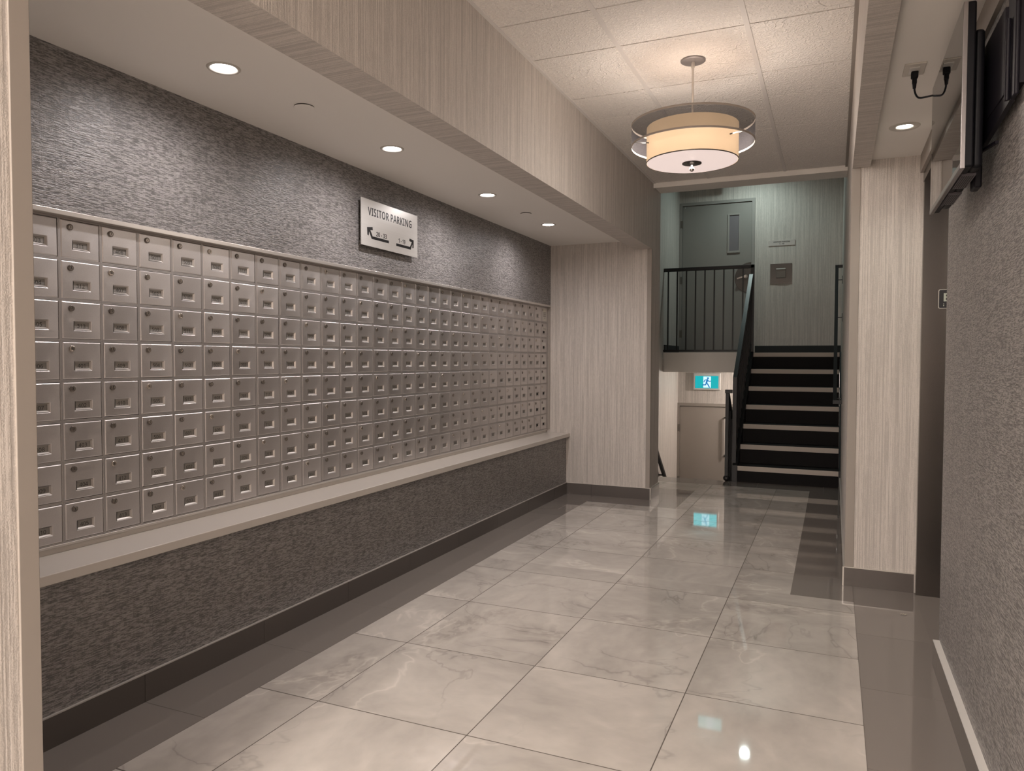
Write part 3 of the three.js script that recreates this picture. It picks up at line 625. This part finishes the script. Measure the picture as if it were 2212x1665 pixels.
// ================================================================ drum pendants
const shadeMat = phy({ color: lin(0.80, 0.66, 0.48), transmission: 0.2, thickness: 0, emissive: lin(1.0, 0.60, 0.30), emissiveIntensity: 0.14, roughness: 1.0, side: THREE.DoubleSide });
const diffuserMat = phy({ color: lin(0.7, 0.66, 0.64), emissive: lin(1.0, 0.80, 0.74), emissiveIntensity: 0.42, roughness: 0.4 });
const sheerMat = phy({ color: lin(0.024, 0.0205, 0.0235), roughness: 0.9, transparent: true, opacity: 0.58, side: THREE.DoubleSide });
const rimMat = std({ color: lin(0.34, 0.29, 0.25), roughness: 0.5 });
function ring(r, y, h, th = 0.0025) { return new THREE.LatheGeometry([[r - th, y], [r, y], [r, y + h], [r - th, y + h], [r - th, y]].map(p => new THREE.Vector2(...p)), 72); }
function pendant([x, z], label) {
  const t = thing('pendant_lamp', label, 'pendant lamp', [x, 0, z], null);
  part('canopy', new THREE.LatheGeometry([[0, HT], [0.064, HT], [0.064, HT - 0.006], [0.058, HT - 0.010], [0, HT - 0.011]].map(p => new THREE.Vector2(...p)), 40), std({ color: lin(0.33, 0.31, 0.31), metalness: 0.6, roughness: 0.45 }), t);
  part('rod', cyl(0.006, HT - 2.46, 12).translate(0, (HT + 2.46) / 2, 0), M.trimMetal, t);
  part('rod_collar', cyl(0.010, 0.03, 12).translate(0, HT - 0.024, 0), M.trimMetal, t);
  const outer = part('outer_shade', new THREE.CylinderGeometry(0.316, 0.316, 0.117, 96, 1, true).translate(0, 2.4385, 0), sheerMat, t); outer.userData.label = 'sheer smoke grey outer drum';
  part('rim', ring(0.3175, 2.489, 0.010), rimMat, outer); part('rim', ring(0.3175, 2.379, 0.010), rimMat, outer);
  const inner = part('inner_shade', new THREE.CylinderGeometry(0.236, 0.236, 0.180, 96, 1, true).translate(0, 2.388, 0), shadeMat, t); inner.userData.label = 'cream linen inner drum, glowing';
  part('rim', ring(0.2372, 2.294, 0.005), M.bronze, inner);
  part('diffuser', new THREE.LatheGeometry([[0, 2.292], [0.2, 2.2925], [0.233, 2.296]].map(p => new THREE.Vector2(...p)), 72), diffuserMat, t);
  for (let k = 0; k < 3; k++) { const a = 0.5 + k * 2.0944; part('spoke', bar([0.234 * Math.cos(a), 2.386, 0.234 * Math.sin(a)], [0.315 * Math.cos(a), 2.386, 0.315 * Math.sin(a)], 0.005), M.bronze, t); }
  const fin = part('finial_plate', new THREE.LatheGeometry([[0, 2.291], [0.050, 2.291], [0.050, 2.286], [0.01, 2.282], [0, 2.282]].map(p => new THREE.Vector2(...p)), 32), M.bronze, t);
  part('finial_ball', merge(new THREE.SphereGeometry(0.0135, 18, 14).translate(0, 2.259, 0), cyl(0.005, 0.014, 12).translate(0, 2.276, 0)), M.chrome, fin);
  // bulbs throw light out of the open top, through the linen and through the diffuser
  const up = new THREE.PointLight(lin(...WARM), PENDANT_BULBS, 0, 2); up.position.set(0, 2.39, 0); up.shadow.radius = 4; up.castShadow = true; up.name = 'lamp'; t.add(up);
  for (let k = 0; k < 6; k++) { const a = k * Math.PI / 3 + 0.3, sl = new THREE.RectAreaLight(lin(...WARM), PENDANT_SIDE, 0.22, 0.165); sl.position.set(0.243 * Math.sin(a), 2.388, 0.243 * Math.cos(a)); sl.rotation.y = a + Math.PI; sl.name = 'shade_light'; t.add(sl); }
  const dn = new THREE.RectAreaLight(lin(1.0, 0.85, 0.76), PENDANT_DOWN, 0.33, 0.33); dn.position.set(0, 2.280, 0); dn.rotation.x = -Math.PI / 2; dn.name = 'diffuser_light'; t.add(dn);
}
pendant(PENDANT, 'double drum pendant with sheer grey outer shade in front of the stairs');
FILL_PANELS.forEach(([x, z], i) => {  // invented panels out of view that lift the general light level
  const t = thing('added_fill_panel', i ? 'added fill panel in the tile ceiling nearest the lobby back wall' : 'added fill panel in the tile ceiling over the lobby middle', 'ceiling light', [x, HT, z], 'added fill panels behind the mailbox lobby');
  part('frame', merge(bx(-0.50, -0.485, -0.012, -0.001, -0.4, 0.4), bx(0.485, 0.50, -0.012, -0.001, -0.4, 0.4), bx(-0.485, 0.485, -0.012, -0.001, -0.4, -0.385), bx(-0.485, 0.485, -0.012, -0.001, 0.385, 0.4)), M.tee, t);
  part('diffuser', bx(-0.485, 0.485, -0.006, -0.001, -0.385, 0.385), std({ color: 0x000000, emissive: lin(...FILL_COL), emissiveIntensity: 1.5 }), t);
  const l = new THREE.RectAreaLight(lin(...FILL_COL), FILL_NITS, 0.97, 0.77); l.position.set(0, -0.014, 0); l.rotation.x = -Math.PI / 2; l.name = 'lamp'; t.add(l);
});

// ================================================================ television, mount, outlet, cord
{
  const t = thing('television', 'flat black television with silver bezel on the grey wall', 'television');
  const x = 0.31, z0 = -3.085, z1 = -2.381, y0 = 1.782, y1 = 2.236;
  part('casing', rbx(x + 0.004, x + 0.032, y0 + 0.004, y1, z0, z1, 0.006), M.blackPlastic, t);
  part('screen', bx(x, x + 0.004, y0 + 0.016, y1 - 0.003, z0 + 0.003, z1 - 0.003), M.screen, t);
  part('bottom_bezel', rbx(x - 0.001, x + 0.012, y0, y0 + 0.016, z0, z1, 0.002, 1), M.silverBezel, t);
  part('side_bezel', rbx(x, x + 0.012, y0, y1, z1 - 0.004, z1 + 0.001, 0.0015, 1), M.silverBezel, t);
  part('back_housing', rbx(x + 0.03, x + 0.057, y0 + 0.004, y1 - 0.07, z0 + 0.06, z1 - 0.02, 0.012, 3), M.blackPlastic, t);
  for (const zz of [-2.56, -2.82]) { const v = part('speaker_grille', bx(x + 0.016, x + 0.052, y0 - 0.001, y0 + 0.006, zz - 0.09, zz + 0.09), M.greyPlastic, t); for (let i = 0; i < 6; i++) part('slot', bx(x + 0.018 + i * 0.0055, x + 0.0205 + i * 0.0055, y0 - 0.0018, y0 + 0.002, zz - 0.08, zz + 0.08), M.keyBlack, v); }
}
{
  const t = thing('television_mount', 'black folding wall arm holding the television', 'wall mount');
  part('screen_plate', rbx(0.3685, 0.377, 1.86, 2.16, -2.80, -2.62, 0.003), M.mountBlack, t);
  part('wall_plate', rbx(0.3905, 0.4015, 1.90, 2.334, -2.245, -2.155, 0.005), M.mountBlack, t);
  part('wall_spacer', bx(0.4015, XW, 1.93, 2.20, -2.235, -2.165), M.mountBlack, t);
  part('arm', bar([0.390, 2.04, -2.25], [0.385, 2.04, -2.71], 0.010, 0.22), M.mountBlack, t);
  part('arm', bar([0.396, 1.925, -2.20], [0.386, 1.885, -2.66], 0.012, 0.05), M.mountBlack, t);
  part('pivot', cyl(0.009, 0.2, 14).translate(0.386, 2.02, -2.72), M.mountBlack, t); part('pivot', cyl(0.006, 0.2, 14).translate(0.384, 2.0, -2.2), M.mountBlack, t);
  part('tilt_lever', rbx(0.369, 0.390, 1.762, 1.86, -2.625, -2.555, 0.006, 2), M.mountBlack, t);
  part('adjust_lever', bar([0.378, 1.86, -2.55], [0.402, 1.855, -2.42], 0.008), M.mountBlack, t);
}
{
  const t = thing('ceiling_outlet', 'white outlet plate in the low ceiling beside the television', 'outlet', [0.256, 2.34, -3.155]);
  part('cover_plate', rbx(-0.036, 0.036, -0.006, 0, -0.062, 0.062, 0.0025), M.plateWhite, t);
  part('receptacle', rbx(-0.017, 0.017, -0.009, -0.004, -0.034, 0.034, 0.002), M.plasticWhite, t);
}
{
  const t = thing('power_cord', 'black power cord plugged into the ceiling outlet', 'power cord');
  const c = [0.258, -3.163];
  part('plug', merge(rbx(c[0] - 0.012, c[0] + 0.012, 2.306, 2.331, c[1] - 0.011, c[1] + 0.011, 0.004), rbx(c[0] - 0.008, c[0] + 0.008, 2.286, 2.31, c[1] - 0.008, c[1] + 0.008, 0.003), cyl(0.0055, 0.02, 12, 0.0075).translate(c[0], 2.279, c[1])), M.blackPlastic, t);
  part('cable', tube([[c[0], 2.278, c[1]], [c[0] + 0.002, 2.256, c[1]], [0.270, 2.232, -3.155], [0.295, 2.221, -3.125], [0.318, 2.214, -3.096], [0.352, 2.205, -3.096], [0.378, 2.18, -3.085], [0.386, 2.10, -3.0]], 0.0035, 40), M.blackPlastic, t);
}
{ // scrap of paper on the floor in front of the elevator
  const g = new THREE.PlaneGeometry(0.03, 0.009, 6, 1); g.rotateX(-Math.PI / 2); const p = g.attributes.position; for (let i = 0; i < p.count; i++) p.setY(i, 0.0008 + 0.003 * Math.abs(Math.sin(i * 1.7))); g.computeVertexNormals();
  const m = solo('paper_scrap', g, std({ color: lin(0.5, 0.45, 0.36), roughness: 0.9, side: THREE.DoubleSide }), 'tiny crumpled paper scrap on the dark tiles before the elevator', 'scrap'); m.position.set(0.335, 0, -4.07); m.rotation.y = 0.2;
}

scene.traverse(o => { if (o.isMesh) { o.castShadow = true; o.receiveShadow = true; } });
renderer.render(scene, camera);
